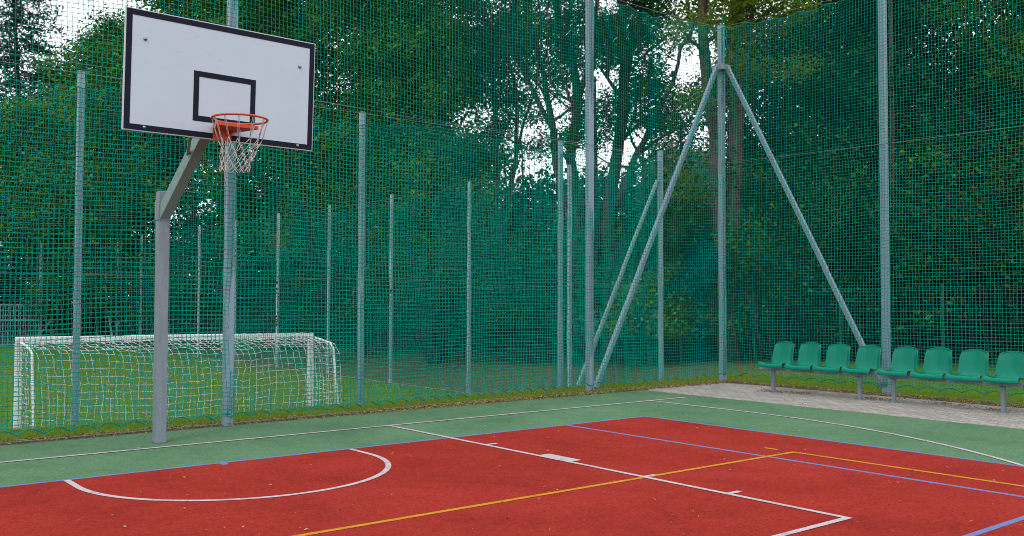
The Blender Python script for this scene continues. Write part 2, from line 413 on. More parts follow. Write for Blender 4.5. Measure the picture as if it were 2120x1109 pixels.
# net: 12 loops of doubled cord, then crossing diamonds
rs = random.Random(5); b = MB(); NL = 12
def ringpt(a, r, z, dx=0): return rel((RC.x+r*math.cos(a)+dx, RC.y+r*math.sin(a), z))
tops = [ringpt(2*PI*(i+.2)/NL, RR, RC.z-.008) for i in range(NL)]
rows = [(.178, -.19, .0), (.150, -.26, .5), (.135, -.325, 0), (.128, -.385, .5), (.125, -.435, 0)]
J = [[(rs.uniform(-.012, .012), rs.uniform(-.012, .012), rs.uniform(-.05, .05)) for i in range(NL)] for r in rows]
def node(k, i):
    r, z, o = rows[k]; j = J[k][i % NL]
    return ringpt(2*PI*(i+.2+o)/NL+j[2], r+j[0], RC.z+z+j[1], -.012*k)
for i in range(NL):
    n0 = node(0, i)
    for s in (-1, 1):
        t2 = ringpt(2*PI*(i+.2)/NL+s*.028, RR, RC.z-.010)
        mid = (t2+n0)/2+Vector((s*.003, 0, 0))
        b.tube([t2+Vector((0, 0, .012)), t2, mid, n0], .0030, 5)
    b.tube([ringpt(2*PI*(i+.2)/NL+.03*math.cos(q), RR+.014*math.sin(q), RC.z+.0) for q in np.linspace(0, 2*PI, 8)], .003, 5)
    for k in range(len(rows)-1):
        for d in ((0, -1) if rows[k][2] == 0 else (0, 1)):
            A, Bq = node(k, i), node(k+1, i+d); sag = Vector((0, 0, -.012))+Vector((rs.uniform(-.006, .006), rs.uniform(-.006, .006), 0))
            b.tube([A, (A+Bq)/2+sag, Bq], .0030, 5)
    A, Bq = node(4, i), node(4, i+1); b.tube([A, (A*2+Bq)/3+Vector((0, 0, -.03)), (A+Bq)/2+Vector((0, 0, -.038)), (A+Bq*2)/3+Vector((0, 0, -.03)), Bq], .0030, 5)
e = node(4, 7); b.tube([e, e+Vector((-.01, 0, -.06)), e+Vector((-.004, .01, -.12)), e+Vector((.004, .0, -.15))], .0042, 5)
e = ringpt(PI*1.02, RR, RC.z); b.tube([e, e+Vector((.01, -.01, -.07)), e+Vector((.004, 0, -.13))], .0025, 5)
b.build('hoop_net', M_dirtywhite, rimo, smooth=True)

# ------------------------------------------------------------------ nets
def net_mesh(name, P, r, mt, parent, rs, jit=.004):
    """P: (nu, nv, 3) node positions; strands run along both directions as 3-sided cords"""
    nu, nv, _ = P.shape
    P = P + rs.normal(0, jit, P.shape)
    V = []; F = []; off = 0
    for ax in (0, 1):
        Q = P if ax == 0 else P.transpose(1, 0, 2)
        a, c, _ = Q.shape                       # strands run along axis 1
        d = np.gradient(Q, axis=1); d /= np.linalg.norm(d, axis=2, keepdims=True)+1e-9
        ref = np.array([0, 0, 1.0]) if ax == 1 else np.array([1.0, .35, 0])
        u = np.cross(d, ref); u /= np.linalg.norm(u, axis=2, keepdims=True)+1e-9
        v = np.cross(d, u)
        rings = np.stack([Q+(u*math.cos(t)+v*math.sin(t))*r for t in (0, 2*PI/3, 4*PI/3)], 2)   # a,c,3,3
        V.append(rings.reshape(-1, 3))
        idx = np.arange(a*c*3).reshape(a, c, 3)+off
        A = idx[:, :-1, :]; B = idx[:, 1:, :]
        f = np.stack([A, np.roll(A, -1, 2), np.roll(B, -1, 2), B], -1).reshape(-1, 4)
        F.append(f); off += a*c*3
    return mesh_obj(name, np.concatenate(V), np.concatenate(F), mt, parent, smooth=True)
def smooth_noise(rs, nu, nv, k, amp):
    g = rs.normal(0, 1, (k[0]+3, k[1]+3))
    u = np.linspace(0, k[0], nu); v = np.linspace(0, k[1], nv)
    ui = u.astype(int); vi = v.astype(int); fu = sstep(u-ui)[:, None]; fv = sstep(v-vi)[None]
    a = g[ui][:, vi]; b_ = g[ui+1][:, vi]; c_ = g[ui][:, vi+1]; d_ = g[ui+1][:, vi+1]
    return amp*((a*(1-fu)+b_*fu)*(1-fv)+(c_*(1-fu)+d_*fu)*fv)
def net_panel(p0, p1, z0, z1, cell, r, rs, name, mt, parent, sag=.10, span=3.0, bulge=.03, scallop=.25, hexa=.12, post_u=(), zfun=None, rope=True, bow=0.0):
    p0 = np.array(p0, float); p1 = np.array(p1, float); Ln = np.linalg.norm(p1-p0); d = (p1-p0)/Ln; nrm = np.array([-d[1], d[0]])
    nu = int(Ln/cell)+1; nv = int((z1-z0)/cell)+1
    s = np.linspace(0, Ln, nu); t = np.linspace(0, 1, nv)
    S, T = np.meshgrid(s, t, indexing='ij')
    sc_b = scallop_h = .055*np.abs(np.sin(PI*S/scallop))*np.exp(-T*nv/3.0)
    st_t = -.05*np.abs(np.sin(PI*S/(scallop*1.6)))*np.exp(-(1-T)*nv/4.0)
    topz = z1 - sag*(np.sin(PI*((S/span) % 1))**2)
    base = z0 if zfun is None else z0+zfun(p0[0]+d[0]*S, p0[1]+d[1]*S)
    Z = base + (topz-base)*T + sc_b + st_t
    Z += smooth_noise(rs, nu, nv, (max(2, int(Ln/.9)), 7), .018)
    off = smooth_noise(rs, nu, nv, (max(2, int(Ln/1.1)), 6), bulge)*np.sin(PI*np.clip(T*.9+.08, 0, 1))
    off += bow*np.sin(PI*T)
    S2 = S + smooth_noise(rs, nu, nv, (max(2, int(Ln/.8)), 6), .014)
    I, K = np.meshgrid(np.arange(nu), np.arange(nv), indexing='ij')
    hx = cell*.06*np.where((I+K) % 2 == 0, 1, -1); Z = Z + hx*.6; S2 = S2 + cell*.07*np.where(K % 2 == 0, 1, -1)*np.where((I//1) % 2 == 0, 1, .6)
    P = np.stack([p0[0]+d[0]*S2+nrm[0]*off, p0[1]+d[1]*S2+nrm[1]*off, Z], -1)
    o = net_mesh(name, P, r, mt, parent, rs, cell*.02)
    if rope:
        for k_ in (0, nv-1):
            b = MB(); b.tube([tuple(q) for q in P[:, k_]] if k_ else [(p0[0]+d[0]*q, p0[1]+d[1]*q, z0+(float(zfun(p0[0]+d[0]*q, p0[1]+d[1]*q)) if zfun else 0)+.055*abs(math.sin(PI*q/scallop))) for q in np.arange(0, Ln, scallop/8)], r*2.0, 5)
            b.build('edge_rope', M_rope, o, smooth=True)
        n_ = int(Ln/scallop)
        for i in range(n_+1):
            q = p0+d*i*scallop; gzv = float(zfun(q[0], q[1])) if zfun is not None else 0
            b = MB(); b.tube([(q[0], q[1], z0+gzv+.02), (q[0], q[1], gzv+.03)], .0045, 4)
            b.build('net_hook', M_cable, o)
    return o
R1 = np.random.RandomState(11)
near = tag(empty('ball_stop_fence', (10.29, 1.46, 0)), 'tall green netting fence on galvanised posts round the corner of the court', 'fence')
NO_ = np.array([10.29, 1.46, 0])
def child_world(o, parent, origin):      # mesh written in world coordinates, parent at origin
    o.location = tuple(-np.array(origin, float))
    return o
def post(name, x, y, z0, z1, s, parent, origin, cap=True, rz=0, mt=None):
    b = MB(); c, sn = math.cos(rz), math.sin(rz)
    b.box(-s/2, s/2, -s/2, s/2, z0, z1)
    b.box(-s/2-.004, s/2+.004, -s/2-.004, s/2+.004, z1+.0005, z1+.012)
    b.V = [(x+c*a-sn*q, y+sn*a+c*q, h) for a, q, h in b.V]
    o = b.build(name, mt or M_post, parent, .006); return child_world(o, parent, origin)
ZT = 6.32
for x, y, h in ((-5.06, .95, ZT+.08), (.99, 1.14, ZT+.08), (7.04, 1.50, ZT+.08), (10.29, 1.46, 6.42), (10.43, -1.59, 6.42), (10.55, -4.75, 6.42), (10.68, -7.9, 6.42)):
    post('post', x, y, 0, h, .100, near, NO_)
for a, c in (((10.20, 1.49, 5.66), (7.20, 1.54, .05)), ((10.33, 1.36, 5.66), (10.45, -1.52, .10))):
    b = MB(); b.bar(a, c, .07, .07); child_world(b.build('diagonal_brace', M_post, near, .004), near, NO_)
b = MB(); b.box(10.17, 10.41, 1.34, 1.40, 5.60, 5.70); b.box(10.17, 10.235, 1.40, 1.58, 5.60, 5.70); child_world(b.build('brace_clamp', M_galv, near, .004), near, NO_)
n1_ = net_panel((-5.2, .88), (1.0, 1.075), .095, ZT, .0505, .0036, R1, 'netting', M_net, near, sag=.10, span=6.05); child_world(n1_, near, NO_)
n2_ = net_panel((1.0, 1.075), (7.04, 1.435), .095, ZT, .0505, .0036, R1, 'netting', M_net, near, sag=.16, span=6.04); child_world(n2_, near, NO_)
n3_ = net_panel((7.04, 1.435), (10.27, 1.40), .095, 6.36, .0505, .0036, R1, 'netting', M_net, near, sag=.10, span=3.25); child_world(n3_, near, NO_)
n4_ = net_panel((10.232, 1.39), (10.61, -8.0), .12, 6.36, .0505, .0036, R1, 'netting', M_net, near, sag=.06, span=3.1, scallop=.32); child_world(n4_, near, NO_)
for z_, dz in ((.035, 0), (6.37, 0), (3.9, 0)):
    for pa, pb in (((-5.1, .90), (1.0, 1.085)), ((1.0, 1.085), (7.04, 1.443)), ((7.04, 1.443), (10.3, 1.405)), ((10.228, 1.39), (10.605, -8.0))):
        b = MB(); b.tube([(pa[0]+(pb[0]-pa[0])*t, pa[1]+(pb[1]-pa[1])*t, z_+dz-.03*math.sin(PI*t)*(z_ > 1)) for t in np.linspace(0, 1, 9)], .0035, 5)
        child_world(b.build('tension_cable', M_cable, near), near, NO_)
b = MB()        # lacing that ties the net edges to the corner post
for zc in np.arange(.25, 6.3, .30):
    b.tube([(10.24+.11*q, 1.40-.008+.0*q, zc+.02*math.sin(q*9)) for q in np.linspace(0, 1, 7)], .003, 4)
    for s in (0, 1): b.tube([(10.25+s*.08, 1.402, zc), (10.275+s*.03, 1.400, zc+.15), (10.25+s*.08, 1.402, zc+.30)], .0028, 4)
child_world(b.build('lacing_cord', M_rope, near, smooth=True), near, NO_)

# football pitch fence, on the lower ground
FO = np.array([12.47, 4.92, -1.19])
far = tag(empty('pitch_fence', tuple(FO)), 'lower green netting fence enclosing the football pitch behind the court', 'fence')
for x in (-8.85, -4.28, .29, 4.86, 9.47): post('post', x, 4.92, -1.25, 4.68, .085, far, FO)
post('post', 12.47, 4.92, -1.25, 4.78, .09, far, FO)
YP = [7.94]+[12.19+4.22*i for i in range(9)]
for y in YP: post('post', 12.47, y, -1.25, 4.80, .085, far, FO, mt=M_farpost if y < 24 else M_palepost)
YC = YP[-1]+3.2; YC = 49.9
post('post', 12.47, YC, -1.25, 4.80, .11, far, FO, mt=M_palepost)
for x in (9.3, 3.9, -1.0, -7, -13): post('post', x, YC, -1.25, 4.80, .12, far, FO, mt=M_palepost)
for a, c in (((12.45, 5.0, 4.12), (12.45, 7.75, -1.0)), ((12.47, YC-.1, 4.1), (12.47, YC-3.3, -1.1)), ((12.4, YC, 4.1), (9.0, YC, -1.1)), ((12.40, 4.95, 4.12), (9.6, 4.95, -1.0))):
    b = MB(); bw = .09 if abs(a[1]-YC) < 2 else .06; b.bar(a, c, bw, bw); child_world(b.build('diagonal_brace', M_palepost if bw > .08 else M_farpost, far, .003), far, FO)
cc = [net_panel((-7.0, 4.86), (12.44, 4.86), -1.05, 4.62, .066, .0033, R1, 'netting', M_net, far, sag=.16, span=4.57, bulge=.04, scallop=.3),
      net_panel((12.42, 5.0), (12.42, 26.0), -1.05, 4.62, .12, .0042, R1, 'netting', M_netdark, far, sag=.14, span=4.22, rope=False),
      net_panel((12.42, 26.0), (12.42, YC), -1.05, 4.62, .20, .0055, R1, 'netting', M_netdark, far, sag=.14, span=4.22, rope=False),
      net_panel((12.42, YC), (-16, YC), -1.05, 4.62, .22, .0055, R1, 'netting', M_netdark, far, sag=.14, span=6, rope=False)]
for o in cc: child_world(o, far, FO)
for z_ in (-1.12, 4.66, 1.8):
    for pa, pb in (((-8.8, 4.88, z_), (12.45, 4.88, z_)), ((12.44, 4.9, z_), (12.44, YC, z_))):
        b = MB(); b.tube([pa, pb], .0045, 4); child_world(b.build('tension_cable', M_cable, far), far, FO)

# steel bar gate far left
GO = np.array([7.9, 49.6, -1.19])
gt = tag(empty('metal_gate', (6.7, 49.6, -1.19)), 'grey steel bar gate beyond the football pitch at the far left', 'gate')
b = MB(); W_, H_ = 5.2, 2.35
for z_ in (.08, H_/2+.3, H_): b.bar((-W_/2, 0, z_), (W_/2, 0, z_), .07, .07)
for x_ in (-W_/2, 0.0, W_/2): b.bar((x_, 0, 0), (x_, 0, H_+.04), .08, .08)
b.build('frame', M_post, gt)
b = MB()
for i in range(1, 40):
    x_ = -W_/2+W_*i/40; b.bar((x_, -.0, .1), (x_, 0, H_-.03), .03, .03)
b.build('bars', M_post, gt)
b = MB(); b.box(-.12, .12, -.08, .08, 1.0, 1.25); b.build('lock_box', M_galv, gt)

# low wire mesh fence at the wood's edge
MF = np.array([16.4, 3.3, 0])
mf = tag(empty('wire_mesh_fence', (16.4, 3.3, 0)), 'low green wire mesh fence running along the edge of the dark wood', 'fence')
yy = np.arange(-9.2, 48, 2.42)
for y in yy:
    b = MB(); z_ = float(gz(16.4, y)); b.tube([(0, y-3.3, z_-.1), (0, y-3.3, z_+1.78)], .028, 8); b.dome((0, y-3.3, z_+1.78), (0, 0, 1), .03, .03, 8)
    b.build('post', M_mesh, mf)
for i in range(len(yy)-1):
    b = MB(); za, zb = float(gz(16.4, yy[i])), float(gz(16.4, yy[i+1]))
    for h in (.05, .25, .45, .65, .85, .9, 1.05, 1.25, 1.45, 1.68, 1.72): b.bar((-.03, yy[i]-3.3, za+h), (-.03, yy[i+1]-3.3, zb+h), .007, .007)
    for k in range(1, 24):
        t = k/24; yk = yy[i]+(yy[i+1]-yy[i])*t; zk = za+(zb-za)*t; b.bar((-.03, yk-3.3, zk+.04), (-.03, yk-3.3, zk+1.74), .006, .006)
    b.build('mesh_panel', M_mesh, mf)

# ------------------------------------------------------------------ football goal
GA, GB = np.array([-.09, 6.78]), np.array([4.46, 6.01])
gl = np.linalg.norm(GB-GA); gang = math.atan2(GB[1]-GA[1], GB[0]-GA[0]); gm = (GA+GB)/2
goal = tag(empty('football_goal', (gm[0], gm[1], -1.19), gang), 'white football goal with a white net on the lawn behind the netting', 'football goal')
hw_ = gl/2; GH = 2.0
b = MB(); b.box(-hw_-.05, hw_+.05, -.06, .04, GH-.05, GH+.05); b.build('crossbar', M_goal, goal, .012)
for s in (-1, 1):
    b = MB(); b.box(s*hw_-.05, s*hw_+.05, -.06, .04, 0, GH-.051); b.build('goal_post', M_goal, goal, .012)
def backpath(s):
    x = s*hw_; pts = [(x, -.05, GH-.02), (x, -.45, GH-.07)]
    for q in np.linspace(0, PI/2, 6): pts.append((x, -.62-.2*math.sin(q), GH-.30+.20*math.cos(q)))
    pts += [(x, -.98, GH*.4), (x, -1.15, .03)]
    return [(a-q*.20, q, c) for a, q, c in pts]
for s in (-1, 1):
    b = MB(); b.tube(backpath(s), .020, 10); b.build('net_support', M_goal, goal, smooth=True)
b = MB(); b.tube([(-hw_+.23, -1.15, .03), (hw_+.23, -1.15, .03)], .024, 8)
for s in (-1, 1): b.tube([(s*hw_+.23, -1.15, .03), (s*hw_, 0, .03)], .024, 8)
b.build('ground_frame', M_goal, goal, smooth=True)
bpth = np.array(backpath(1))[:, 1:]
seg = np.r_[0, np.cumsum(np.linalg.norm(np.diff(bpth, axis=0), axis=1))]
cellg = .105; nv = int(seg[-1]/cellg)+1; tt = np.linspace(0, seg[-1], nv)
yv = np.interp(tt, seg, bpth[:, 0]); zv = np.interp(tt, seg, bpth[:, 1]); nu = int(gl/cellg)+1; xv = np.linspace(-hw_, hw_, nu)
P = np.zeros((nu, nv, 3)); P[..., 0] = xv[:, None]; P[..., 1] = yv[None]; P[..., 2] = zv[None]
sagf = np.sin(PI*np.linspace(0, 1, nu))[:, None]**.5*np.sin(PI*np.linspace(0, 1, nv))[None]
P[..., 2] -= .09*sagf; P[..., 1] += .08*sagf; P[..., 0] += smooth_noise(R1, nu, nv, (8, 6), .03)+.10*np.sin(PI*np.linspace(0, 1, nv))[None]; P[..., 2] += smooth_noise(R1, nu, nv, (9, 6), .02)
P[..., 0] -= P[..., 1]*.20
gn = net_mesh('goal_net', P, .0055, M_goalnet, goal, R1, .008)
for s in (-1, 1):
    nz = int(GH/cellg); ny_ = 9; P = np.zeros((ny_, nz, 3))
    zz = np.linspace(.03, GH-.1, nz)
    order = np.argsort(bpth[:, 1]); yb2 = np.interp(zz, bpth[order, 1], bpth[order, 0])
    for i in range(ny_): P[i, :, 0] = s*hw_; P[i, :, 1] = yb2*i/(ny_-1); P[i, :, 2] = zz
    P[..., 0] -= P[..., 1]*.20; P[..., 2] += smooth_noise(R1, ny_, nz, (3, 5), .02)
    net_mesh('side_net', P, .0055, M_goalnet, goal, R1, .008)

# ------------------------------------------------------------------ benches with bucket seats
def seat_mesh():
    prof = [(-.205, -.045), (-.208, -.01), (-.195, .008), (-.14, .004), (-.05, -.008), (.05, -.012), (.12, -.004), (.165, .03), (.19, .09), (.205, .16), (.218, .24), (.228, .31), (.232, .345), (.228, .362)]
    wid = [.222, .227, .228, .224, .216, .210, .207, .205, .202, .198, .193, .187, .175, .145]
    nu = 13; V = []; F = []
    for k, (dx, dz) in enumerate(prof):
        pan = 1 if k <= 6 else 0
        for i in range(nu):
            u = -1+2*i/(nu-1); e = abs(u)**2.2
            x, z = dx, dz
            if pan: z += .026*e*(k > 1)*(1 if k < 5 else .9)-.012*(1-u*u)*(k > 2); x += .012*(1-abs(u))*(-1 if k < 3 else 0)
            else: x -= .075*e*(1 if k < 11 else .6); z += 0 if k < 12 else -.02*e
            if k == 2: z += .006*math.cos(u*PI*2)
            V.append((x, u*wid[k], z))
    n = nu
    for k in range(len(prof)-1):
        for i in range(n-1): F.append((k*n+i, k*n+i+1, (k+1)*n+i+1, (k+1)*n+i))
    me = bpy.data.meshes.new('seat'); me.from_pydata(V, [], F); me.update()
    me.polygons.foreach_set("use_smooth", np.ones(len(me.polygons), dtype=bool)); me.materials.append(M_seat)
    return me
def make_bench():
    r = empty('seat_bench', (9.36, -.03, 0))
    b = MB(); b.box(-.03, .03, -2.0, 0, .345, .395); b.box(-.032, .032, -2.001, -1.985, .343, .397); b.build('beam', M_galv, r, .003)
    for y in (-.25, -1.75):
        b = MB(); b.box(-.025, .025, y-.025, y+.025, .012, .344); b.box(-.085, .085, y-.05, y+.05, .0045, .012)
        b.box(-.15, .15, y-.02, y+.02, .3445, .345)
        l = b.build('leg', M_galv, r, .002)
    me = seat_mesh()
    for i in range(4):
        o = bpy.data.objects.new('seat', me); col.objects.link(o); o.parent = r; o.location = (0, -.34-.488*i, .440)
        o.rotation_euler = (0, math.radians((.8, -1.1, .3, 1.2)[i]), math.radians((-1.2, .9, 1.6, -.7)[i]))
        s = o.modifiers.new('thick', 'SOLIDIFY'); s.thickness = .014; s.offset = -1
        s = o.modifiers.new('sub', 'SUBSURF'); s.levels = 2; s.render_levels = 2
        b = MB(); b.box(-.13, .13, -.10, -.07, -.046, -.014); b.box(-.13, .13, .07, .10, -.046, -.014)
        b.build('seat_bracket', M_galv, o)
    return r
bench = make_bench()
tag(bench, 'grey bench of four green bucket seats nearest the corner fence post', 'bench', 'benches of green bucket seats along the court')
def copy_tree(o, parent=None):
    c = o.copy(); col.objects.link(c)
    if parent: c.parent = parent
    for ch in [q for q in bpy.data.objects if q.parent == o]: copy_tree(ch, c)
    return c
for k, lab in ((1, 'middle bench of four green bucket seats in front of the tall fence post'),
               (2, 'grey bench of green bucket seats cut off by the right edge of the photo')):
    c = copy_tree(bench); c.location = (9.36+.01*k, -.03-2.02*k, 0); c['label'] = lab

# ------------------------------------------------------------------ trees
def leaves_np(rs, C, size, up=.55, asp=.62):
    n = len(C); nr = rs.normal(0, 1, (n, 3)); nr[:, 2] = np.abs(nr[:, 2])+up; nr /= np.linalg.norm(nr, axis=1, keepdims=True)
    a = rs.normal(0, 1, (n, 3)); a[:, 2] -= .3; a -= nr*np.sum(a*nr, 1, keepdims=True); a /= np.linalg.norm(a, axis=1, keepdims=True)
    b_ = np.cross(nr, a); s = size*rs.uniform(.6, 1.25, (n, 1))
    V = np.stack([C-a*s*.5, C+b_*s*asp*.5+nr*s*.10-a*s*.05, C+a*s*.5, C-b_*s*asp*.5+nr*s*.10-a*s*.05], 1)
    i = np.arange(n)[:, None]*4
    F = np.concatenate([i+np.array([[0, 1, 2]]), i+np.array([[0, 2, 3]])], 0)
    return V.reshape(-1, 3), F
class Tree:
    def __init__(s, seed, droop=0.0, twig=1.0, dens=1.0):
        s.r = np.random.RandomState(seed); s.mb = MB(); s.pts = []; s.droop = droop
    def limb(s, pts, r0, r1):
        pts = [np.array(p, float) for p in pts]; n = len(pts)
        # refine with a little wander
        out = [pts[0]]; 
        for i in range(n-1):
            L_ = np.linalg.norm(pts[i+1]-pts[i]); out.append((pts[i]+pts[i+1])/2+s.r.normal(0, .02*L_, 3)); out.append(pts[i+1])
        m_ = len(out); rr = [r0+(r1-r0)*(k/(m_-1)) for k in range(m_)]
        s.mb.tube([tuple(p) for p in out], rr, 7 if r0 > .08 else (5 if r0 > .03 else 3))
        return out, rr
    def grow(s, p, d, length, r, lev, maxlev, spread, nchild):
        n = 4; pts = [p]; dd = d/np.linalg.norm(d)
        for k in range(n):
            dd = dd+s.r.normal(0, .16, 3)+np.array([0, 0, .05-.07*s.droop*(lev >= 2)]); dd /= np.linalg.norm(dd); pts.append(pts[-1]+dd*length/n)
        rr = [max(r*(1-.65*k/n), .006) for k in range(n+1)]
        s.mb.tube([tuple(q) for q in pts], rr, 6 if r > .06 else (4 if r > .025 else 3))
        if lev >= maxlev:
            for q in pts[1:]: s.pts.append(q)
            return
        if lev == maxlev-1: s.pts += pts[2:]
        for c in range(nchild):
            t = s.r.uniform(.25, 1); k = min(int(t*n), n-1); q = pts[k]+(pts[k+1]-pts[k])*(t*n-k)
            side = s.r.normal(0, 1, 3); side -= dd*side.dot(dd); side /= np.linalg.norm(side)
            nd = dd*s.r.uniform(.35, .9)+side*spread; nd[2] += .12
            s.grow(q, nd, length*s.r.uniform(.5, .72), r*.45, lev+1, maxlev, spread, nchild)
    def along(s, out, rr, t0, n, length, lev, maxlev, spread=.9, nchild=4, zbias=.25):
        m_ = len(out)-1
        for i in range(n):
            t = t0+(1-t0)*(i+s.r.uniform(0, 1))/n; k = min(int(t*m_), m_-1); q = out[k]+(out[k+1]-out[k])*(t*m_-k)
            a = s.r.uniform(0, 2*PI); el = s.r.uniform(-.1, .6)+zbias
            s.grow(q, np.array([math.cos(a)*math.cos(el), math.sin(a)*math.cos(el), math.sin(el)]), length*s.r.uniform(.7, 1.2)*(1.15-.55*t), max(rr[k]*.5, .02), lev, maxlev, spread, nchild)
    def finish(s, base, per, sig, size, leafm, label, cat='tree', name='deciduous_tree', group=None, asp=.62):
        root = tag(empty(name, tuple(base)), label, cat, group)
        T = mesh_obj('trunk', s.mb.V, s.mb.F, M_bark, root, True); T.location = tuple(-np.array(base, float))
        P = np.array(s.pts); C = np.repeat(P, per, 0)+s.r.normal(0, 1, (len(P)*per, 3))*np.array([sig, sig, sig*.6])
        C = C[C[:, 2] > .4]
        V, F = leaves_np(s.r, C, size, asp=asp)
        K = mesh_obj('crown', V, F, leafm, root); K.location = tuple(-np.array(base, float))
        return root
def base_at(px, d, x=None):
    p = at(px, 700, d); return np.array([p[0], p[1], float(gz(p[0], p[1]))])
def round_tree(seed, px, d, h, spread_r, leafm, label, per=16, sig=.38, size=.20, first=.18, n=22, r0=.22, lean=(0, 0), nchild=4):
    t = Tree(seed); b0 = base_at(px, d); top = b0+np.array([lean[0], lean[1], h])
    st = [b0-np.array([0, 0, .3]), b0+np.array([lean[0]*.2, lean[1]*.1, h*.3]), b0+np.array([lean[0]*.5, lean[1]*.5, h*.62]), top-np.array([0, 0, .8])]
    out, rr = t.limb(st, r0, .03)
    t.along(out, rr, first, n, spread_r, 1, 3, .85, nchild)
    return t.finish(b0, per, sig, size, leafm, label)

# left: spruce
def spruce(seed, px, d, h, label, wmax=4.6):
    r = np.random.RandomState(seed); b0 = base_at(px, d); t = Tree(seed)
    t.limb([b0-np.array([0, 0, .3]), b0+np.array([0, 0, h*.5]), b0+np.array([0, 0, h])], .32, .02)
    pts = []
    for z in np.arange(1.5, h-.3, .42):
        R_ = wmax*(1-z/h)**.75+.3
        for k in range(7):
            a = r.uniform(0, 2*PI); rr_ = R_*r.uniform(.65, 1.1); n = 5; line = []
            for q in range(n+1):
                u = q/n; line.append(b0+np.array([math.cos(a)*rr_*u, math.sin(a)*rr_*u, z-.55*rr_*u*.55+.22*rr_*u*u]))
            t.mb.tube([tuple(x) for x in line], [.03*(1-.8*q/n) for q in range(n+1)], 3)
            m_ = int(rr_*26)
            u = r.uniform(.12, 1, m_); L0 = np.array(line); base_ = np.stack([np.interp(u*n, np.arange(n+1), L0[:, j]) for j in range(3)], 1)
            w_ = (1.05-u)[:, None]*.30*rr_; off = r.normal(0, 1, (m_, 3))*np.array([.35, .35, .0])*w_; off[:, 2] = -np.abs(r.normal(0, .28, m_))
            pts.append(base_+off)
    root = tag(empty('spruce_tree', tuple(b0)), label, 'tree')
    T = mesh_obj('trunk', t.mb.V, t.mb.F, M_bark, root, True); T.location = tuple(-b0)
    V, F = leaves_np(r, np.concatenate(pts), .30, up=.1, asp=.30); K = mesh_obj('crown', V, F, L_spruce, root); K.location = tuple(-b0)
spruce(21, 28, 60, 31, 'dark spruce with drooping branches at the far left edge', 5.6)
spruce(22, -130, 58, 22, 'dark spruce partly cut off by the left edge of the photo', 4.6)
# left deciduous
round_tree(31, 178, 60, 18.8, 4.4, L_light, 'light green rounded tree rising between the dark spruce and the backboard', per=30, sig=.5, size=.24, n=34, r0=.2)
round_tree(32, 70, 57, 13.5, 3.8, L_light, 'short light green tree in front of the dark spruce', per=28, sig=.5, size=.24, n=26, first=.3, r0=.15)
round_tree(33, 290, 56, 17.5, 4.4, L_maple, 'mid green tree behind the left half of the backboard', per=26, sig=.5, size=.24, n=30)
round_tree(34, 455, 52, 20.5, 5.4, L_maple, 'tall bright green maple rising above the backboard', per=24, sig=.5, size=.24, n=44, r0=.3)
round_tree(35, 640, 48, 20, 5.2, L_maple, 'bright yellow green maple just right of the backboard', per=24, sig=.48, size=.22, n=44, r0=.3)
round_tree(36, 790, 42, 17.0, 4.3, L_maple, 'broad green maple between the backboard and the open branched trees', per=24, sig=.45, size=.20, n=44, r0=.28)
round_tree(37, 905, 40, 13.5, 3.3, L_maple, 'rounded green tree standing right of the broad maple against the sky gap', per=24, sig=.42, size=.19, n=34, r0=.22)
# middle, open crowned trees with visible limbs
def px_tree(seed, d, stems, label, leafm, n_along, length, per, sig, size, r_main, t0=.3, maxlev=3, nchild=3, asp=.42, name='deciduous_tree'):
    t = Tree(seed); b0 = None
    for k, (pp, r0, r1, nn) in enumerate(stems):
        pts = [at(x, y, d+dd) for x, y, dd in pp]
        if k == 0:
            g0 = float(gz(pts[0][0], pts[0][1])); pts[0][2] = g0-.3; b0 = np.array([pts[0][0], pts[0][1], g0])
        out, rr = t.limb(pts, r0, r1)
        t.along(out, rr, t0 if k == 0 else .2, nn, length, 1, maxlev, .85, nchild)
    return t.finish(b0, per, sig, size, leafm, label, asp=asp, name=name)
px_tree(41, 38, [
    ([(990, 735, 0), (1006, 560, 0), (1024, 430, 0), (1030, 350, 0), (1026, 274, 0), (1026, 216, 0), (1015, 151, 0), (994, 108, .3), (960, 40, .6), (925, -40, 1)], .19, .05, 9),
    ([(1010, 560, 0), (1052, 440, .2), (1068, 330, .4), (1071, 245, .5), (1066, 173, .6), (1050, 110, .8), (1035, 40, 1)], .13, .04, 9),
    ([(1068, 330, .4), (1085, 250, 0), (1112, 175, -.4), (1120, 90, -.6), (1115, 0, -1)], .07, .03, 6),
    ([(1072, 210, .5), (1050, 165, .3), (1013, 155, 0), (975, 168, -.3)], .06, .02, 4)],
    'slender open tree with forked dark trunks against the white sky', L_ash, 12, 1.8, 17, .27, .17, .2, t0=.62)
px_tree(42, 33, [
    ([(1188, 745, 0), (1200, 560, 0), (1192, 400, 0), (1180, 325, 0), (1196, 216, 0), (1185, 126, .2), (1160, 65, .4), (1140, -60, .8)], .24, .10, 10),
    ([(1185, 480, 0), (1150, 340, .2), (1131, 195, .5), (1116, 123, .7), (1109, 83, .8), (1085, 10, 1), (1070, -60, 1.2)], .14, .06, 9),
    ([(1146, 270, .4), (1100, 180, .6), (1064, 101, .6), (1000, 40, .8), (930, 5, 1)], .10, .04, 7),
    ([(1196, 216, 0), (1225, 130, -.4), (1232, 40, -.8), (1240, -60, -1.2)], .11, .05, 5)],
    'tall many stemmed tree with thick dark trunks left of the middle fence post', L_ash, 14, 2.0, 19, .27, .16, .3, t0=.38)
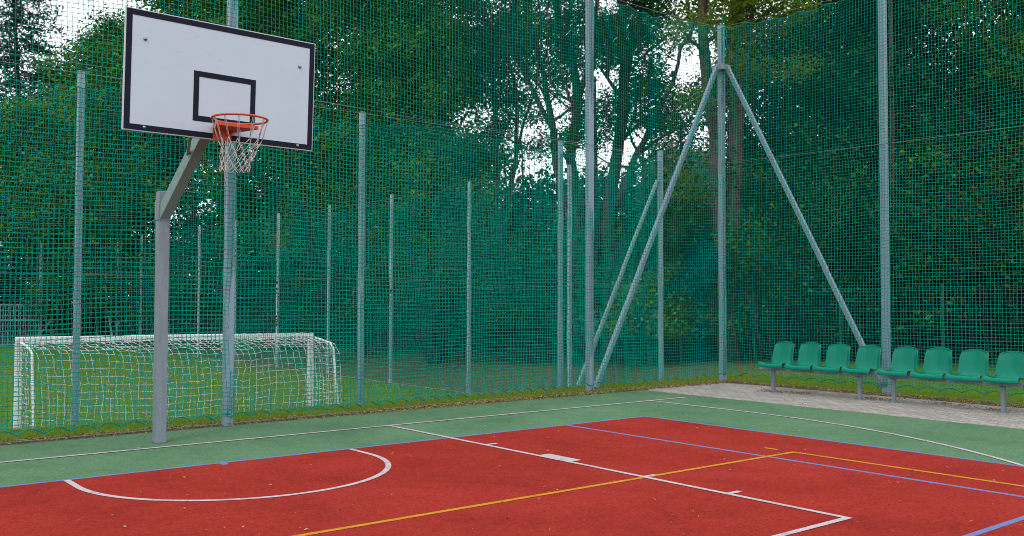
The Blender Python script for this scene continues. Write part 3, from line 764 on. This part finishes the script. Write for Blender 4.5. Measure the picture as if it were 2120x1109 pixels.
px_tree(43, 31, [
    ([(1262, 760, 0), (1262, 560, 0), (1264, 400, 0), (1272, 361, 0), (1290, 235, 0), (1293, 144, 0), (1290, 22, .2), (1284, -80, .4)], .26, .12, 11),
    ([(1266, 440, 0), (1293, 390, -.2), (1315, 325, -.4), (1351, 252, -.8), (1392, 175, -1.2), (1410, 90, -1.6)], .15, .05, 9),
    ([(1290, 235, 0), (1308, 108, .3), (1328, 10, .5), (1340, -60, .6)], .10, .05, 7),
    ([(1320, 322, -.4), (1351, 296, -.5), (1400, 267, -.7), (1440, 262, -.9)], .06, .03, 4)],
    'tall tree with a thick trunk forking right behind the fence stay', L_ash, 14, 2.0, 18, .27, .16, .3, t0=.45)
px_tree(44, 25.5, [
    ([(1517, 740, 0), (1518, 600, 0), (1520, 450, 0), (1522, 300, 0), (1520, 150, 0), (1522, 40, 0), (1530, -80, 0), (1535, -170, 0)], .27, .15, 13),
    ([(1512, 650, 0), (1492, 500, 0), (1480, 380, 0), (1468, 200, .2), (1457, 100, .3), (1455, 0, .4), (1450, -140, .5)], .22, .12, 12),
    ([(1521, 330, 0), (1543, 200, -.3), (1552, 60, -.5), (1562, -40, -.6)], .11, .06, 6),
    ([(1553, 60, -.5), (1585, 28, -.8), (1625, 0, -1.2)], .06, .03, 3)],
    'large twin trunked tree right behind the braced corner post', L_olive, 12, 1.25, 14, .30, .13, .3, t0=.60, asp=.36)
for ch in bpy.data.objects:
    if ch.name.startswith('trunk') and ch.parent and 'twin trunked' in ch.parent.get('label', ''): ch.data.materials[0] = M_brownbark
# right
round_tree(51, 1625, 27, 8.6, 2.6, L_dark, 'green tree with airy twigs between the twin trunks and the second fence post', per=14, sig=.34, size=.16, n=26, r0=.14, first=.15)
round_tree(52, 1740, 29, 10.8, 3.4, L_dark, 'dense dark green tree directly left of the fence post behind the benches', per=17, sig=.34, size=.16, n=34, r0=.2, first=.1)
round_tree(53, 1880, 28, 12.5, 3.6, L_dark, 'tall dense dark green tree directly right of the fence post behind the benches', per=17, sig=.34, size=.16, n=38, r0=.22, first=.1)
round_tree(54, 2040, 30, 9.6, 3.4, L_dark, 'dark green tree below the sky gap at the upper right', per=17, sig=.34, size=.16, n=34, r0=.2, first=.1)
round_tree(55, 2160, 25, 13, 3.6, L_maple, 'tall green tree cut off by the right edge of the photo', per=16, sig=.34, size=.16, n=36, r0=.24, first=.1)
round_tree(56, 1430, 44, 8.4, 3.0, L_pale, 'pale green distant tree seen left of the braced corner post', per=18, sig=.4, size=.22, n=26, r0=.12)
# shrubs at the wood's edge
def shrub(seed, px, d, h, rad, leafm, label, per=16, size=.13):
    t = Tree(seed); b0 = base_at(px, d); r = t.r
    for k in range(11):
        a = r.uniform(0, 2*PI); t.grow(b0+np.array([math.cos(a), math.sin(a), 0])*.2, np.array([math.cos(a)*rad/h, math.sin(a)*rad/h, 1]), h*r.uniform(.45, .75), .035, 1, 3, .9, 4)
    return t.finish(b0, per, .30, size, leafm, label, cat='shrub', name='shrub')
for i, (px, d, h, rad, lm, lab) in enumerate((
    (110, 54, 5.0, 3, L_shrub, 'leafy shrub beyond the pitch between the metal gate and the corner stay'),
    (330, 50, 5.5, 3, L_shrub, 'light leafy shrub seen behind the basketball pole'),
    (430, 47, 4.6, 2.6, L_shrub, 'yellow green shrub seen right of the basketball pole above the goal'),
    (600, 42, 5.2, 3, L_dark, 'dark shrub above the right end of the goal'),
    (760, 37, 5.0, 3, L_dark, 'dark shrub directly right of the post beside the goal'),
    (900, 33, 5.5, 2.6, L_shrub, 'green shrub low in front of the wood left of the slender open tree'),
    (1090, 31, 5.0, 2.8, L_shrub, 'leafy shrub between the slender open tree and the thick trunks'),
    (1335, 27, 2.6, 1.0, L_light, 'small yellow green shrub seen between the two slanting fence stays'),
    (1400, 29, 4.6, 2.2, L_shrub, 'green shrub just left of the braced corner post'),
    (1600, 24.5, 5.6, 2.0, L_shrub, 'green shrub above the leftmost bucket seats'),
    (1760, 25, 4.2, 2.2, L_dark, 'dark shrub behind the fourth bucket seat'),
    (1930, 23.5, 5.2, 2.4, L_shrub, 'arching light green shrub over the right hand bucket seats'),
    (2080, 22.5, 5.4, 2.4, L_shrub, 'tall light green shrub near the right edge above the last seats'))):
    shrub(70+i, px, d, h, rad, lm, lab)
# distant wood: one mass
R2 = np.random.RandomState(9)
def wood():
    C = []
    def blob(x, y, h, n, sig):
        z0 = float(gz(x, y)); zz = z0+R2.uniform(0, 1, n)**.9*h
        k = R2.normal(0, 1, (n, 3))*np.array([sig, sig, .25]); k[:, 2] += zz; k[:, 0] += x; k[:, 1] += y
        C.append(k)
    for i in range(150):            # along the right hand wood
        y = -14+68*R2.uniform(0, 1); x = 20.5+R2.uniform(0, 1)**1.3*22
        v = np.array([x, y, 0])-CAM; az = math.degrees(math.atan2(v[0], v[1])); dist = math.hypot(v[0], v[1])
        pxh = 1060+F_PX*math.tan(math.radians(az)-YAW) if abs(math.radians(az)-YAW) < 1.2 else 3000
        top = 7.8*dist/42 if 930 < pxh < 1500 else (6.6*dist/36)
        blob(x, y, min(top, 11)*R2.uniform(.6, 1.0), int(560*(dist/36)**.5), 1.5)
    for i in range(60):             # beyond the far end of the pitch
        x = -26+52*R2.uniform(0, 1); y = 56+R2.uniform(0, 1)*16
        blob(x, y, R2.uniform(5, 9), 420, 1.9)
    C = np.concatenate(C); V, F = leaves_np(R2, C, .42, up=.3, asp=.7)
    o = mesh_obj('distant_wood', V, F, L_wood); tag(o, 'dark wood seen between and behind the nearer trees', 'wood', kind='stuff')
    b = MB()
    for i in range(46):
        y = -12+62*R2.uniform(0, 1); x = 19+R2.uniform(0, 1)*12; z0 = float(gz(x, y)); h = R2.uniform(8, 11); l = R2.normal(0, .35, 2)
        b.tube([(x, y, z0-.2), (x+l[0], y+l[1], z0+h*.5), (x+2*l[0], y+2*l[1], z0+h)], [.13, .10, .04], 6)
    for i in range(22):
        x = -24+44*R2.uniform(0, 1); y = 53.5+R2.uniform(0, 1)*9; z0 = float(gz(x, y)); h = R2.uniform(8, 12)
        b.tube([(x, y, z0-.2), (x, y, z0+h*.5), (x+.3, y, z0+h)], [.17, .13, .04], 6)
    tag(b.build('wood_stems', M_bark, smooth=True), 'thin trunks inside the dark wood', 'wood', kind='stuff')
wood()

# ------------------------------------------------------------------ grass, litter
def blades(name, n, xf, h, wd, mt, label, seed, cat='grass'):
    r = np.random.RandomState(seed); P = xf(r, n); n = len(P)
    a = r.uniform(0, 2*PI, n); lean = r.uniform(.1, .8, n)[:, None]; hh = (h*r.uniform(.4, 1.2, n))[:, None]
    dx = np.stack([np.cos(a), np.sin(a), a*0], 1); sx = np.stack([-np.sin(a), np.cos(a), a*0], 1)*wd
    up = np.array([[0, 0, 1.0]])
    V = np.stack([P-sx, P+sx, P+sx*.6+dx*lean*hh*.4+up*hh*.6, P-sx*.6+dx*lean*hh*.4+up*hh*.6, P+dx*lean*hh+up*hh*.95], 1)
    i = np.arange(n)[:, None]*5
    F = np.concatenate([i+np.array([[0, 1, 2]]), i+np.array([[0, 2, 3]]), i+np.array([[3, 2, 4]])], 0)
    o = mesh_obj(name, V.reshape(-1, 3), F, mt); tag(o, label, cat, kind='stuff')
def strip(r, n):
    m_ = int(n*.7); x = r.uniform(-4.5, 13, m_); y = 1.26+(r.uniform(0, 1, m_)**.8)*1.5
    k = n-m_; x2 = 10.42+r.uniform(0, 1, k)**1.2*3.6; y2 = r.uniform(-7.5, 2.0, k)
    X_ = np.r_[x, x2]; Y_ = np.r_[y, y2]
    pat = np.sin(X_*5.1+np.sin(Y_*3)*2)+np.sin(Y_*7+X_*2.3)+r.normal(0, .8, len(X_)); keep = pat > -.5
    nearedge = ((Y_ < 1.36) & (X_ < 10.3)); keep &= ~(nearedge & (r.uniform(0, 1, len(X_)) < .7))
    X_, Y_ = X_[keep], Y_[keep]
    return np.stack([X_, Y_, gz(X_, Y_)-.005], 1)
blades('grass', 90000, strip, .055, .0028, L_grass, 'short lawn grass growing along the foot of the fence', 5)
def strip2(r, n):
    x = r.uniform(-5, 12.4, n); y = 3.5+r.uniform(0, 1, n)**1.5*30
    return np.stack([x, y, gz(x, y)-.005], 1)
blades('lawn_grass', 60000, strip2, .07, .010, L_grass, 'mown lawn grass on the football pitch', 6)
def scatter(name, P, size, mt, label, seed, flat=3.0):
    r = np.random.RandomState(seed); V, F = leaves_np(r, P, size, up=flat, asp=.5); o = mesh_obj(name, V, F, mt); tag(o, label, 'leaf litter', kind='stuff')
r = np.random.RandomState(8)
n = 650; x = r.uniform(-5, 7.9, n); y = 1.1-r.uniform(0, 1, n)**1.0*9.5; P = np.stack([x, y, np.full(n, .012)], 1)
n = 260; P2 = np.stack([r.uniform(8, 10.1, n), r.uniform(-6, 1.1, n), np.full(n, .010)], 1)
scatter('fallen_leaves', np.concatenate([P, P2]), .029, L_litter, 'small dry leaves scattered over the court and paving', 8)
n = 9000; x = r.uniform(-5, 10.2, n); y = 1.18+r.normal(0, .07, n)+.02*(x-1)/6+.05; P = np.stack([x, y, r.uniform(.003, .03, n)], 1)
n = 6000; y2 = r.uniform(-8, 1.3, n); x2 = 10.22+r.normal(0, .09, n); P2 = np.stack([x2, y2, r.uniform(.006, .03, n)], 1)
n = 500; k = r.randint(0, 5, n); cx = np.array([9.3, 9.4, 9.6, 9.7, 9.6])[k]; cy = np.array([-.3, -.7, -1.9, -2.9, -3.6])[k]
P3 = np.stack([cx+r.normal(0, .10, n), cy+r.normal(0, .14, n), np.full(n, .012)], 1)
scatter('leaf_debris', np.concatenate([P, P2, P3]), .032, L_litter, 'brown leaf debris along the foot of the fence and under the benches', 10, 1.0)
